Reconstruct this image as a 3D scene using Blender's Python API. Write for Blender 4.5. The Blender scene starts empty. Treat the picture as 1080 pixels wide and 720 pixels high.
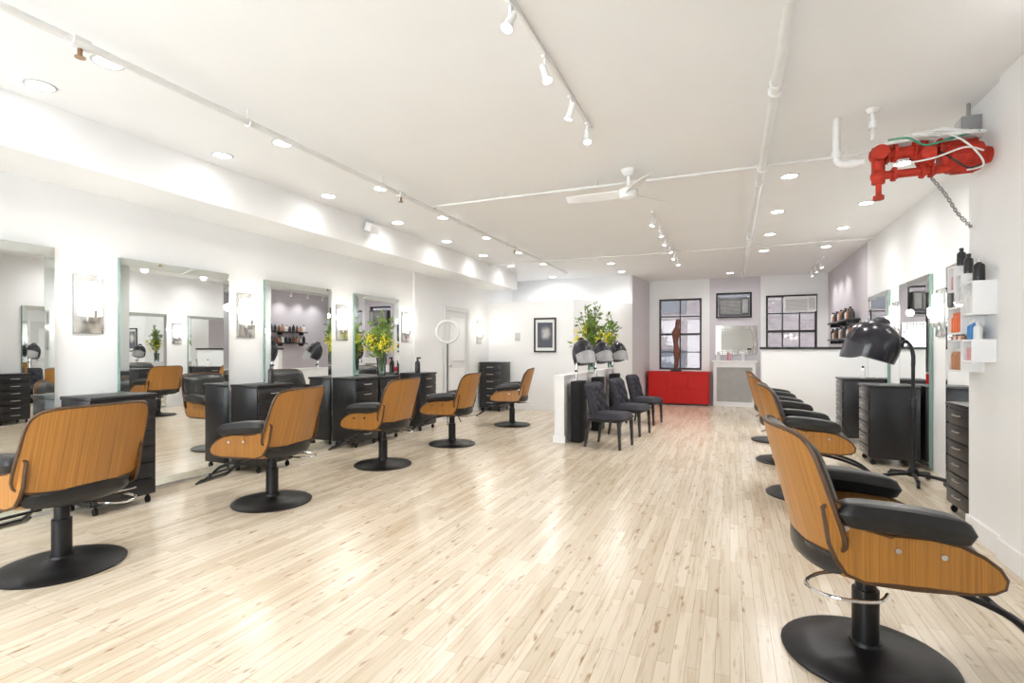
import bpy, bmesh, math, random
from mathutils import Vector, Matrix
random.seed(7)
scene = bpy.context.scene
col = scene.collection
PI = math.pi
ORD = ['first','second','third','fourth','fifth','sixth','seventh','eighth','ninth','tenth','eleventh','twelfth','thirteenth','fourteenth','fifteenth','sixteenth']

# ------------------------------------------------------------------ materials
def mat(name, color, rough=.5, metal=0., emit=None, estr=0., var=.06, nscale=8., bump=0., bscale=200., coat=0., stretch=(1,1,1), spec=.5):
    m = bpy.data.materials.new(name); m.use_nodes = True
    nt = m.node_tree; b = nt.nodes['Principled BSDF']
    b.inputs['Roughness'].default_value = rough
    b.inputs['Metallic'].default_value = metal
    b.inputs['Specular IOR Level'].default_value = spec
    b.inputs['Coat Weight'].default_value = coat
    tc = nt.nodes.new('ShaderNodeTexCoord'); mp = nt.nodes.new('ShaderNodeMapping')
    mp.inputs['Scale'].default_value = stretch
    nt.links.new(tc.outputs['Object'], mp.inputs['Vector'])
    n = nt.nodes.new('ShaderNodeTexNoise'); n.inputs['Scale'].default_value = nscale; n.inputs['Detail'].default_value = 3
    nt.links.new(mp.outputs['Vector'], n.inputs['Vector'])
    r = nt.nodes.new('ShaderNodeValToRGB')
    c = Vector(color[:3])
    r.color_ramp.elements[0].position = .3; r.color_ramp.elements[1].position = .7
    r.color_ramp.elements[0].color = (*(c*(1-var)), 1); r.color_ramp.elements[1].color = (*[min(1, x*(1+var)) for x in c], 1)
    nt.links.new(n.outputs['Fac'], r.inputs['Fac']); nt.links.new(r.outputs['Color'], b.inputs['Base Color'])
    if emit:
        b.inputs['Emission Color'].default_value = (*emit, 1); b.inputs['Emission Strength'].default_value = estr
    if bump:
        n2 = nt.nodes.new('ShaderNodeTexNoise'); n2.inputs['Scale'].default_value = bscale
        nt.links.new(tc.outputs['Object'], n2.inputs['Vector'])
        bp = nt.nodes.new('ShaderNodeBump'); bp.inputs['Strength'].default_value = bump; bp.inputs['Distance'].default_value = .002
        nt.links.new(n2.outputs['Fac'], bp.inputs['Height']); nt.links.new(bp.outputs['Normal'], b.inputs['Normal'])
    return m

M = {}
M['wall'] = mat('white_paint', (.86,.865,.872), .6, var=.01, nscale=2, bump=.05)
M['soffit'] = mat('white_soffit_lightened', (.90,.905,.91), .6, var=.01, nscale=2, bump=.05)  # wall white lightened in colour to offset shade on the underside
M['ceil'] = mat('ceiling_paint', (.90,.908,.92), .7, var=.012, nscale=1.5, bump=.05)
M['lav'] = mat('lavender_paint', (.62,.585,.63), .6, var=.02, nscale=2)
M['palelav'] = mat('pale_lavender_paint', (.72,.70,.73), .6, var=.02, nscale=2)
M['trim'] = mat('white_trim', (.86,.86,.865), .4, var=.01)
M['casing'] = mat('door_white', (.74,.74,.745), .45, var=.01)
M['pipe'] = mat('white_pipe', (.80,.80,.80), .35, var=.03)
M['black'] = mat('black_satin', (.012,.012,.014), .35, var=.2, nscale=30)
M['matblack'] = mat('matte_black', (.014,.014,.016), .7, var=.2, nscale=30, spec=.2)
M['drawer'] = mat('black_drawer', (.018,.018,.020), .28, var=.2, nscale=30)
M['vinyl'] = mat('black_vinyl', (.012,.012,.013), .30, var=.2, nscale=40, bump=.25, bscale=350)
M['velvet'] = mat('charcoal_fabric', (.020,.020,.030), .75, var=.25, nscale=60, bump=.3, bscale=500)
M['blackmetal'] = mat('black_metal', (.02,.02,.022), .38, .6, var=.1)
M['chrome'] = mat('chrome', (.75,.75,.76), .15, 1., var=.03)
M['nickel'] = mat('brushed_nickel', (.55,.53,.50), .3, 1., var=.05)
M['brass'] = mat('old_brass', (.30,.19,.11), .4, .8, var=.1)
M['red'] = mat('red_lacquer', (.55,.012,.010), .5, var=.05, spec=.3)
M['redmetal'] = mat('red_machine_paint', (.46,.035,.018), .62, 0., var=.3, nscale=14, bump=.3, bscale=60, spec=.3)
M['greencable'] = mat('green_cable', (.02,.25,.15), .4)
M['wrap'] = mat('white_wrap', (.75,.74,.72), .6, var=.1, nscale=20, bump=.3, bscale=60)
M['grey'] = mat('grey_box', (.30,.30,.30), .5, var=.1)
M['darkgrey'] = mat('dark_grey_case', (.10,.10,.105), .5, var=.1)
M['facadepane'] = mat('facade_glass', (.04,.045,.05), .3, var=.1)
M['lightgrey'] = mat('light_grey_plastic', (.55,.55,.55), .45)
M['navy'] = mat('dark_hood_plastic', (.018,.018,.026), .22, var=.1)
M['lining'] = mat('grey_hood_lining', (.22,.22,.23), .5, var=.06, nscale=8)
M['visor'] = mat('smoky_visor', (.05,.05,.06), .15, var=.1)
M['palevisor'] = mat('pale_grey_visor', (.34,.34,.35), .25, var=.1)
M['windowframe'] = mat('black_window_frame', (.02,.02,.022), .4)
M['statue'] = mat('brown_carving', (.17,.05,.025), .4, var=.45, nscale=10, bump=.3, bscale=25)
M['leaf'] = mat('leaf', (.18,.30,.05), .5, var=.5, nscale=6)
M['stem'] = mat('stem', (.16,.20,.06), .6, var=.3)
M['yellow'] = mat('yellow_petal', (.90,.78,.04), .5, var=.1, nscale=20)
M['bottleblack'] = mat('black_bottle', (.02,.02,.024), .25)
M['bottlewhite'] = mat('white_bottle', (.75,.75,.74), .35)
M['orange'] = mat('orange_bottle', (.75,.16,.05), .35)
M['blue'] = mat('blue_bottle', (.04,.22,.55), .3)
M['amber'] = mat('amber_bottle', (.45,.20,.10), .3)
M['brownbottle'] = mat('brown_bottle', (.14,.06,.035), .3)
M['pink'] = mat('pink_bottle', (.62,.30,.33), .35)
M['lens'] = mat('lamp_lens', (1,1,1), .4, emit=(1,.99,.98), estr=14, var=0)
M['glow'] = mat('frosted_glow_glass', (.9,.9,.9), .3, emit=(1,.94,.84), estr=2.6, var=0)
M['ringglow'] = mat('ring_diffuser', (.70,.70,.70), .4, var=.02)
M['bulb'] = mat('bulb_glow', (1,1,1), .3, emit=(1,.91,.76), estr=9, var=0)
M['matboard'] = mat('picture_mat', (.80,.80,.79), .8, var=.01)
M['mirror'] = mat('silver_mirror', (.90,.92,.915), .005, 1., var=0)
M['bevelglass'] = mat('angled_mirror', (.80,.86,.845), .03, 1., var=.02)
M['plate'] = mat('mirrored_plate', (.78,.79,.79), .15, .75, var=.02)
M['edge'] = mat('green_glass_edge', (.25,.36,.33), .15, .5, var=.05)
M['plateedge'] = mat('polished_plate_edge', (.50,.52,.52), .25, .4, var=.05)
M['grille'] = mat('grille_silver', (.52,.51,.49), .5, 0.2, var=.05)
M['crystal'] = mat('crystal_bead', (.80,.80,.78), .12, .9, var=.15, nscale=40)
M['ply'] = mat('dark_ply_edge', (.075,.032,.010), .45, var=.2, nscale=40)

def wood_mat(name, sc):
    m = bpy.data.materials.new(name); m.use_nodes = True; nt = m.node_tree; b = nt.nodes['Principled BSDF']
    tc = nt.nodes.new('ShaderNodeTexCoord'); mp = nt.nodes.new('ShaderNodeMapping'); mp.inputs['Scale'].default_value = sc
    n = nt.nodes.new('ShaderNodeTexNoise'); n.inputs['Scale'].default_value = 1.; n.inputs['Detail'].default_value = 5; n.inputs['Roughness'].default_value = .6
    r = nt.nodes.new('ShaderNodeValToRGB'); e = r.color_ramp.elements
    e[0].position = .32; e[0].color = (.27,.112,.020,1); e[1].position = .68; e[1].color = (.45,.20,.037,1)
    x = e.new(.5); x.color = (.38,.162,.028,1)
    nt.links.new(tc.outputs['Object'], mp.inputs['Vector']); nt.links.new(mp.outputs['Vector'], n.inputs['Vector'])
    nt.links.new(n.outputs['Fac'], r.inputs['Fac']); nt.links.new(r.outputs['Color'], b.inputs['Base Color'])
    b.inputs['Roughness'].default_value = .36; b.inputs['Coat Weight'].default_value = .1
    return m
M['wood'] = wood_mat('walnut_back', (2,150,1.2))
M['woodside'] = wood_mat('walnut_side', (160,2,1.8))

def floor_mat():
    m = bpy.data.materials.new('maple_strip_floor'); m.use_nodes = True; nt = m.node_tree; b = nt.nodes['Principled BSDF']; L = nt.links
    tc = nt.nodes.new('ShaderNodeTexCoord')
    sp = nt.nodes.new('ShaderNodeSeparateXYZ'); cb = nt.nodes.new('ShaderNodeCombineXYZ')
    L.new(tc.outputs['Object'], sp.inputs[0]); L.new(sp.outputs['Y'], cb.inputs['X']); L.new(sp.outputs['X'], cb.inputs['Y'])
    br = nt.nodes.new('ShaderNodeTexBrick')
    br.inputs['Scale'].default_value = 1.; br.inputs['Brick Width'].default_value = .75; br.inputs['Row Height'].default_value = .057
    br.inputs['Mortar Size'].default_value = .0011; br.inputs['Mortar Smooth'].default_value = .3; br.offset = .37; br.squash = 1.
    br.inputs['Color1'].default_value = (.745,.655,.525,1); br.inputs['Color2'].default_value = (.59,.485,.355,1); br.inputs['Mortar'].default_value = (.42,.33,.22,1)
    br.inputs['Bias'].default_value = -.2
    L.new(cb.outputs[0], br.inputs['Vector'])
    wn = nt.nodes.new('ShaderNodeMath'); wn.operation = 'DIVIDE'; wn.inputs[1].default_value = .057; L.new(sp.outputs['X'], wn.inputs[0])
    fl = nt.nodes.new('ShaderNodeMath'); fl.operation = 'FLOOR'; L.new(wn.outputs[0], fl.inputs[0])
    rn = nt.nodes.new('ShaderNodeTexWhiteNoise'); rn.noise_dimensions = '1D'; L.new(fl.outputs[0], rn.inputs['W'])
    ml = nt.nodes.new('ShaderNodeMath'); ml.operation = 'MULTIPLY_ADD'; ml.inputs[1].default_value = 40.; L.new(rn.outputs['Value'], ml.inputs[0]); L.new(sp.outputs['Y'], ml.inputs[2])
    cb2 = nt.nodes.new('ShaderNodeCombineXYZ'); L.new(ml.outputs[0], cb2.inputs['X']); L.new(sp.outputs['X'], cb2.inputs['Y'])
    mp = nt.nodes.new('ShaderNodeMapping'); mp.inputs['Scale'].default_value = (1.4,26,1)
    L.new(cb2.outputs[0], mp.inputs['Vector'])
    n = nt.nodes.new('ShaderNodeTexNoise'); n.inputs['Scale'].default_value = 1.6; n.inputs['Detail'].default_value = 5; n.inputs['Roughness'].default_value = .6
    L.new(mp.outputs[0], n.inputs['Vector'])
    r = nt.nodes.new('ShaderNodeValToRGB'); e = r.color_ramp.elements
    e[0].position = .28; e[0].color = (.70,.56,.44,1); e[1].position = .50; e[1].color = (1,1,1,1)
    L.new(n.outputs['Fac'], r.inputs['Fac'])
    mx = nt.nodes.new('ShaderNodeMixRGB'); mx.blend_type = 'MULTIPLY'; mx.inputs['Fac'].default_value = .7
    L.new(br.outputs['Color'], mx.inputs['Color1']); L.new(r.outputs['Color'], mx.inputs['Color2'])
    mp2 = nt.nodes.new('ShaderNodeMapping'); mp2.inputs['Scale'].default_value = (4.8,16,1)
    L.new(cb2.outputs[0], mp2.inputs['Vector'])
    n2 = nt.nodes.new('ShaderNodeTexNoise'); n2.inputs['Scale'].default_value = 1.5; n2.inputs['Detail'].default_value = 2.5
    L.new(mp2.outputs[0], n2.inputs['Vector'])
    r2 = nt.nodes.new('ShaderNodeValToRGB'); e = r2.color_ramp.elements
    e[0].position = .62; e[0].color = (1,1,1,1); e[1].position = .755; e[1].color = (.44,.26,.15,1)
    L.new(n2.outputs['Fac'], r2.inputs['Fac'])
    mx2 = nt.nodes.new('ShaderNodeMixRGB'); mx2.blend_type = 'MULTIPLY'; mx2.inputs['Fac'].default_value = .85
    L.new(mx.outputs[0], mx2.inputs['Color1']); L.new(r2.outputs['Color'], mx2.inputs['Color2'])
    L.new(mx2.outputs[0], b.inputs['Base Color'])
    b.inputs['Roughness'].default_value = .21
    b.inputs['Specular IOR Level'].default_value = .5
    bp = nt.nodes.new('ShaderNodeBump'); bp.inputs['Strength'].default_value = .1; bp.inputs['Distance'].default_value = .002
    L.new(br.outputs['Fac'], bp.inputs['Height']); bp.invert = True; L.new(bp.outputs['Normal'], b.inputs['Normal'])
    return m
M['floor'] = floor_mat()

def glass_mat(name, tint, gl):
    m = bpy.data.materials.new(name); m.use_nodes = True; nt = m.node_tree; nt.nodes.clear()
    o = nt.nodes.new('ShaderNodeOutputMaterial'); t = nt.nodes.new('ShaderNodeBsdfTransparent'); g = nt.nodes.new('ShaderNodeBsdfGlossy')
    t.inputs['Color'].default_value = (*tint,1); g.inputs['Roughness'].default_value = .03
    f = nt.nodes.new('ShaderNodeMath'); f.operation = 'MULTIPLY'; f.inputs[1].default_value = gl
    fr = nt.nodes.new('ShaderNodeFresnel'); fr.inputs['IOR'].default_value = 1.45
    nt.links.new(fr.outputs[0], f.inputs[0])
    x = nt.nodes.new('ShaderNodeMixShader'); nt.links.new(f.outputs[0], x.inputs[0])
    nt.links.new(t.outputs[0], x.inputs[1]); nt.links.new(g.outputs[0], x.inputs[2]); nt.links.new(x.outputs[0], o.inputs[0])
    return m
M['glass'] = glass_mat('window_glass', (.95,.96,.96), 1.)
M['tintglass'] = glass_mat('dimming_window_glass', (.74,.72,.74), 1.)  # pane tint added to dim the overbright view outside
M['vase'] = glass_mat('clear_vase_glass', (.80,.88,.86), 1.5)

def portrait_mat():
    m = bpy.data.materials.new('portrait_print'); m.use_nodes = True; nt = m.node_tree; b = nt.nodes['Principled BSDF']; L = nt.links
    tc = nt.nodes.new('ShaderNodeTexCoord'); mp = nt.nodes.new('ShaderNodeMapping')
    mp.inputs['Location'].default_value = (-.02*5,0,-.05*4); mp.inputs['Scale'].default_value = (6.5,1,5)
    L.new(tc.outputs['Object'], mp.inputs['Vector'])
    g = nt.nodes.new('ShaderNodeTexGradient'); g.gradient_type = 'SPHERICAL'; L.new(mp.outputs[0], g.inputs['Vector'])
    n = nt.nodes.new('ShaderNodeTexNoise'); n.inputs['Scale'].default_value = 9; L.new(tc.outputs['Object'], n.inputs['Vector'])
    a = nt.nodes.new('ShaderNodeMath'); a.operation = 'MULTIPLY'; L.new(g.outputs['Fac'], a.inputs[0]); L.new(n.outputs['Fac'], a.inputs[1])
    r = nt.nodes.new('ShaderNodeValToRGB'); e = r.color_ramp.elements
    e[0].position = .08; e[0].color = (.06,.065,.09,1); e[1].position = .38; e[1].color = (.50,.47,.46,1)
    L.new(a.outputs[0], r.inputs['Fac']); L.new(r.outputs['Color'], b.inputs['Base Color']); b.inputs['Roughness'].default_value = .3
    return m
M['portrait'] = portrait_mat()

def brick_mat():
    m = bpy.data.materials.new('pale_brick'); m.use_nodes = True; nt = m.node_tree; b = nt.nodes['Principled BSDF']; L = nt.links
    tc = nt.nodes.new('ShaderNodeTexCoord'); sp = nt.nodes.new('ShaderNodeSeparateXYZ'); cb = nt.nodes.new('ShaderNodeCombineXYZ')
    L.new(tc.outputs['Object'], sp.inputs[0]); L.new(sp.outputs['X'], cb.inputs['X']); L.new(sp.outputs['Z'], cb.inputs['Y'])
    br = nt.nodes.new('ShaderNodeTexBrick'); br.inputs['Scale'].default_value = 2.6
    br.inputs['Color1'].default_value = (.10,.088,.085,1); br.inputs['Color2'].default_value = (.065,.058,.058,1); br.inputs['Mortar'].default_value = (.12,.115,.11,1)
    L.new(cb.outputs[0], br.inputs['Vector']); L.new(br.outputs['Color'], b.inputs['Base Color']); b.inputs['Roughness'].default_value = .9
    return m
M['brick'] = brick_mat()

# ------------------------------------------------------------------ mesh builder
def catmull(pts, n=6):
    P = [Vector(p) for p in pts]; out = []
    for i in range(len(P)-1):
        p0 = P[max(i-1,0)]; p1 = P[i]; p2 = P[i+1]; p3 = P[min(i+2,len(P)-1)]
        for k in range(n):
            t = k/n
            out.append(.5*((2*p1)+(p2-p0)*t+(2*p0-5*p1+4*p2-p3)*t*t+(3*p1-p0-3*p2+p3)*t**3))
    out.append(P[-1]); return out

def sq(a, b, p=4.):
    m = max(abs(a), abs(b))
    if m < 1e-9: return 0., 0.
    n = (abs(a)**p+abs(b)**p)**(1/p); k = m/n
    return a*k, b*k

class MB:
    def __init__(s): s.bm = bmesh.new()
    def merge(s, t):
        me = bpy.data.meshes.new('tmp'); t.to_mesh(me); t.free(); s.bm.from_mesh(me); bpy.data.meshes.remove(me)
    def box(s, c, size, bev=0, seg=2, rot=None):
        t = bmesh.new(); bmesh.ops.create_cube(t, size=1)
        bmesh.ops.scale(t, vec=Vector(size), verts=t.verts)
        if bev: bmesh.ops.bevel(t, geom=list(t.edges), offset=bev, segments=seg, affect='EDGES', profile=.5)
        if rot is not None: bmesh.ops.transform(t, matrix=rot.to_4x4(), verts=t.verts)
        bmesh.ops.translate(t, vec=Vector(c), verts=t.verts); s.merge(t); return s
    def bx(s, x0, x1, y0, y1, z0, z1, bev=0, seg=2):
        return s.box(((x0+x1)/2,(y0+y1)/2,(z0+z1)/2), (abs(x1-x0),abs(y1-y0),abs(z1-z0)), bev, seg)
    def cyl(s, p0, p1, r0, r1=None, seg=16):
        p0 = Vector(p0); p1 = Vector(p1); d = p1-p0; r1 = r0 if r1 is None else r1
        t = bmesh.new(); bmesh.ops.create_cone(t, cap_ends=True, segments=seg, radius1=r0, radius2=r1, depth=d.length)
        q = Vector((0,0,1)).rotation_difference(d.normalized())
        bmesh.ops.transform(t, matrix=Matrix.Translation((p0+p1)/2) @ q.to_matrix().to_4x4(), verts=t.verts); s.merge(t); return s
    def tube(s, pts, r, seg=8, closed=False):
        P = [Vector(p) for p in pts]; n = len(P); bm = s.bm; rings = []; nrm = None
        for i in range(n):
            if closed: tg = (P[(i+1) % n]-P[i-1]).normalized()
            else: tg = (P[min(i+1,n-1)]-P[max(i-1,0)]).normalized()
            if nrm is None:
                nrm = tg.orthogonal().normalized()
            else:
                nrm = (nrm-tg*nrm.dot(tg))
                nrm = nrm.normalized() if nrm.length > 1e-6 else tg.orthogonal().normalized()
            bn = tg.cross(nrm)
            rings.append([bm.verts.new(P[i]+(nrm*math.cos(2*PI*k/seg)+bn*math.sin(2*PI*k/seg))*r) for k in range(seg)])
        for i in range(n if closed else n-1):
            a = rings[i]; b = rings[(i+1) % n]
            for k in range(seg): bm.faces.new((a[k],a[(k+1)%seg],b[(k+1)%seg],b[k]))
        if not closed:
            bm.faces.new(list(reversed(rings[0]))); bm.faces.new(rings[-1])
        return s
    def lathe(s, prof, seg=24, Mx=None):
        bm = s.bm; Mx = Mx or Matrix.Identity(4); rings = []
        for r, z in prof:
            if r < 1e-5: rings.append([bm.verts.new(Mx @ Vector((0,0,z)))])
            else: rings.append([bm.verts.new(Mx @ Vector((r*math.cos(2*PI*k/seg), r*math.sin(2*PI*k/seg), z))) for k in range(seg)])
        for a, b in zip(rings, rings[1:]):
            for k in range(seg):
                q = [a[k % len(a)], a[(k+1) % len(a)], b[(k+1) % len(b)], b[k % len(b)]]
                u = []
                for v in q:
                    if v not in u: u.append(v)
                if len(u) > 2: bm.faces.new(u)
        return s
    def loft(s, rings_pts, cap=True):
        bm = s.bm; R = [[bm.verts.new(p) for p in ring] for ring in rings_pts]; n = len(R[0])
        for a, b in zip(R, R[1:]):
            for k in range(n): bm.faces.new((a[k],a[(k+1)%n],b[(k+1)%n],b[k]))
        if cap: bm.faces.new(list(reversed(R[0]))); bm.faces.new(R[-1])
        return s
    def ball(s, c, r, seg=12):
        r = r if isinstance(r, (tuple,list)) else (r,r,r)
        t = bmesh.new(); bmesh.ops.create_uvsphere(t, u_segments=seg, v_segments=max(4,seg//2+1), radius=1)
        bmesh.ops.scale(t, vec=Vector(r), verts=t.verts); bmesh.ops.translate(t, vec=Vector(c), verts=t.verts); s.merge(t); return s
    def shell(s, fn, nu=12, nv=12):
        bm = s.bm; G = []
        for side in (0,1):
            G.append([[bm.verts.new(fn(-1+2*i/nu, -1+2*j/nv, side)) for j in range(nv+1)] for i in range(nu+1)])
        for side in (0,1):
            g = G[side]
            for i in range(nu):
                for j in range(nv):
                    f = (g[i][j],g[i+1][j],g[i+1][j+1],g[i][j+1]); bm.faces.new(f if side else tuple(reversed(f)))
        rim = [(i,0) for i in range(nu)]+[(nu,j) for j in range(nv)]+[(i,nv) for i in range(nu,0,-1)]+[(0,j) for j in range(nv,0,-1)]
        for k in range(len(rim)):
            a = rim[k]; b = rim[(k+1) % len(rim)]
            bm.faces.new((G[0][a[0]][a[1]],G[0][b[0]][b[1]],G[1][b[0]][b[1]],G[1][a[0]][a[1]]))
        return s
    def prism(s, outline, fn, bev=0):
        t = bmesh.new()
        a = [t.verts.new(fn(x,z,0)) for x,z in outline]; b = [t.verts.new(fn(x,z,1)) for x,z in outline]; n = len(a)
        t.faces.new(a); t.faces.new(list(reversed(b)))
        for k in range(n): t.faces.new((a[k],b[k],b[(k+1)%n],a[(k+1)%n]))
        bmesh.ops.recalc_face_normals(t, faces=t.faces)
        s.merge(t); return s
    def build(s, name, m, parent=None, smooth=True, ang=38):
        bmesh.ops.recalc_face_normals(s.bm, faces=s.bm.faces)
        me = bpy.data.meshes.new(name); s.bm.to_mesh(me); s.bm.free()
        me.materials.append(M[m])
        if smooth:
            me.shade_smooth(); me.set_sharp_from_angle(angle=math.radians(ang))
        o = bpy.data.objects.new(name, me); col.objects.link(o)
        if parent: o.parent = parent
        return o

def tag(o, label, cat, group=None):
    o['label'] = label; o['category'] = cat
    if group: o['group'] = group
    return o
def thing(name, label, cat, loc=(0,0,0), rz=0, group=None):
    o = bpy.data.objects.new(name, None); o.empty_display_size = .1; col.objects.link(o)
    o.location = loc; o.rotation_euler = (0,0,rz); return tag(o, label, cat, group)
def struct(name, mb, m, parent=None, smooth=True):
    o = mb.build(name, m, parent, smooth)
    if not parent: o['kind'] = 'structure'
    return o
def copy_tree(o, parent=None):
    c = o.copy(); col.objects.link(c)
    if parent: c.parent = parent
    for ch in list(o.children): copy_tree(ch, c)
    return c
def place(proto, first, loc, rz, label, group=None, scale=None):
    o = proto if first else copy_tree(proto)
    o.location = loc; o.rotation_euler = (0,0,rz); o['label'] = label
    if group: o['group'] = group
    if scale: o.scale = scale
    return o
def lamp(name, loc, power, size=2.3, blend=.6, color=(1,.985,.965), direction=(0,0,-1), radius=.05, kind='SPOT'):
    l = bpy.data.lights.new(name, kind); l.energy = power; l.color = color; l.shadow_soft_size = radius
    if kind == 'SPOT': l.spot_size = size; l.spot_blend = blend
    o = bpy.data.objects.new(name, l); col.objects.link(o); o.location = loc
    o.rotation_euler = Vector(direction).to_track_quat('-Z','Y').to_euler(); return o

# ------------------------------------------------------------------ camera
TH = math.atan(230/550)
cam = bpy.data.cameras.new('camera'); co = bpy.data.objects.new('camera', cam); col.objects.link(co)
co.location = (0,0,1.3); co.rotation_euler = (PI/2,0,TH); cam.sensor_width = 36; cam.lens = 550/1080*36; cam.shift_y = 9/1080
cam.clip_start = .05; scene.camera = co

# ------------------------------------------------------------------ setting
H = 3.0
XL, XR, YB, YF = -5.0, 2.0, -1.8, 13.3
SX, SZ = -4.36, 2.632          # face and underside of the soffit
struct('floor', MB().bx(XL-.15,XR+.15,YB-.15,YF+.15,-.12,0), 'floor', smooth=False)
struct('ceiling', MB().bx(XL-.15,XR+.15,YB-.15,YF+.15,H,H+.1), 'ceil', smooth=False)
struct('wall_left', MB().bx(XL-.15,XL,YB-.15,YF+.15,0,H), 'wall', smooth=False)
struct('wall_right', MB().bx(XR,XR+.15,4.7,9.75,0,H), 'wall', smooth=False)
struct('wall_right_rear', MB().bx(XR,XR+.15,9.75,YF+.15,0,H), 'lav', smooth=False)
p = MB().bx(1.575,XR+.15,4.17,4.7,0,H); p.bx(1.55,XR+.15,YB-.15,4.17,0,H)
struct('wall_right_front', p, 'wall', smooth=False)
def holed(mb, x0, x1, y0, y1, z0, z1, h):
    hx0,hx1,hz0,hz1 = h
    if hx0 > x0: mb.bx(x0,hx0,y0,y1,z0,z1)
    if hx1 < x1: mb.bx(hx1,x1,y0,y1,z0,z1)
    if hz0 > z0: mb.bx(hx0,hx1,y0,y1,z0,hz0)
    if hz1 < z1: mb.bx(hx0,hx1,y0,y1,hz1,z1)
    return mb
W1 = (-1.62,-.63,.82,2.55); W2 = (-.31,.47,2.05,2.65); W3 = (.76,1.79,.9,2.55)
wf = holed(MB(), XL, -.45, YF, YF+.15, 0, H, W1); holed(wf, .65, XR, YF, YF+.15, 0, H, W3)
struct('wall_far', wf, 'wall', smooth=False)
struct('wall_far_center', holed(MB(), -.45, .65, YF, YF+.15, 0, H, W2), 'lav', smooth=False)
FILL_W4 = (-4.85,-2.4,.2,2.9); FILL_W5 = (-2.1,-.65,.2,2.9)  # openings added behind the camera to let in fill daylight
wb = holed(MB(), XL, -2.25, YB-.15, YB, 0, H, FILL_W4); holed(wb, -2.25, 1.55, YB-.15, YB, 0, H, FILL_W5)
struct('wall_back', wb, 'wall', smooth=False)
def window(n, h, y, nx, nz, m='windowframe', bar=.045, g_='tintglass'):
    x0,x1,z0,z1 = h; f = MB(); t = .05
    f.bx(x0,x0+bar,y,y+t,z0,z1); f.bx(x1-bar,x1,y,y+t,z0,z1); f.bx(x0+bar,x1-bar,y,y+t,z0,z0+bar); f.bx(x0+bar,x1-bar,y,y+t,z1-bar,z1)
    o = struct('window_%d' % n, f, m, smooth=False)
    g = MB()
    for i in range(1,nx): xx = x0+(x1-x0)*i/nx; g.bx(xx-bar*.3,xx+bar*.3,y+.008,y+t-.008,z0+bar,z1-bar)
    for j in range(1,nz):
        zz = z0+(z1-z0)*j/nz; b2 = bar*.6 if j*2 == nz else bar*.28
        g.bx(x0+bar,x1-bar,y+.006,y+t-.006,zz-b2,zz+b2)
    if nx+nz > 2: g.build('glazing_bars', m, o, smooth=False)
    MB().bx(x0+bar,x1-bar,y+.022,y+.028,z0+bar,z1-bar).build('pane', g_, o, smooth=False)
    return o
window(1, W1, YF+.05, 2, 4)
window(2, W2, YF+.05, 1, 1)
window(3, W3, YF+.05, 3, 4)
window(4, FILL_W4, YB-.1, 2, 1, g_='glass')  # unseen window, added as a daylight source
window(5, FILL_W5, YB-.1, 2, 1, g_='glass')  # second added daylight window, also out of view
PY = 10.6
struct('trim_1', MB().bx(XL,SX,YB,PY+.12,SZ,H), 'soffit', smooth=False)
struct('trim_2', MB().bx(XL,XL+.03,7.57,7.69,0,SZ), 'trim', smooth=False)
struct('wall_partition', MB().bx(XL,-3.03,PY,PY+.12,0,2.36), 'wall', smooth=False)
A = Vector((-3.03,PY)); B = Vector((-2.05,12.0)); Cc = Vector((-1.85,YF))
def slab(name, a, b, th, z0, z1, m):
    d = (b-a); n = Vector((-d.y,d.x)).normalized()*th
    pts = [a,b,b+n,a+n]
    mb = MB(); mb.loft([[Vector((q.x,q.y,z0)) for q in pts],[Vector((q.x,q.y,z1)) for q in pts]])
    return struct(name, mb, m, smooth=False)
slab('wall_partition_side', A, B, .1, 0, 2.36, 'wall')
slab('wall_inner', B, Cc, .1, 0, H, 'palelav')
struct('wall_inner_back', MB().bx(XL,-2.1,12.0,12.1,0,H), 'wall', smooth=False)
struct('wall_divider', MB().bx(-2.28,-2.14,7.0,PY,0,.92), 'wall', smooth=False)
struct('trim_3', MB().bx(-2.29,-2.13,6.99,PY,.92,.945), 'trim', smooth=False)
struct('wall_half', MB().bx(.49,XR,9.75,9.87,0,1.31), 'wall', smooth=False)
struct('trim_4', MB().bx(.46,XR,9.72,9.90,1.31,1.35), 'black', smooth=False)
struct('baseboard_left', MB().bx(XL,XL+.015,YB,PY,0,.11), 'trim', smooth=False)
struct('baseboard_partition', MB().bx(XL,-3.03,PY-.015,PY,0,.12), 'trim', smooth=False)
p = MB().bx(1.555,1.575,4.17,4.7,0,.13); p.bx(1.53,1.55,YB,4.17,0,.13); p.bx(1.535,1.55,4.17,4.185,0,.13)
struct('baseboard_right', p, 'trim', smooth=False)
struct('baseboard_half', MB().bx(.49,XR,9.735,9.75,0,.11), 'trim', smooth=False)
struct('baseboard_divider', MB().bx(-2.30,-2.12,6.985,7.0,0,.10), 'trim', smooth=False)
d = struct('door_1', MB().bx(XL,XL+.03,8.66,9.48,.01,2.05,.004), 'casing', smooth=False)
f = MB(); f.bx(XL,XL+.05,8.57,8.66,0,2.14); f.bx(XL,XL+.05,9.48,9.57,0,2.14); f.bx(XL,XL+.05,8.66,9.48,2.05,2.14); f.build('door_casing', 'casing', d, smooth=False)
for z0,z1 in ((.2,.95),(1.08,1.93)): MB().bx(XL+.03,XL+.042,8.78,9.36,z0,z1,.005).build('door_panel', 'trim', d, smooth=False)
MB().ball((XL+.075,8.74,1.0),.028).build('door_knob', 'nickel', d)

e = thing('neighbour_building', 'grey brick building seen outside through the rear windows', 'building', (0,17.5,-2))
MB().bx(-10,11,0,.4,-2,12).build('facade', 'brick', e, smooth=False)
for i in range(7):
    for j in range(2):
        MB().bx(-6.6+2.1*i,-5.5+2.1*i,-.04,0,1.6+2.9*j,3.3+2.9*j).build('facade_window', 'facadepane', e, smooth=False)

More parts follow.
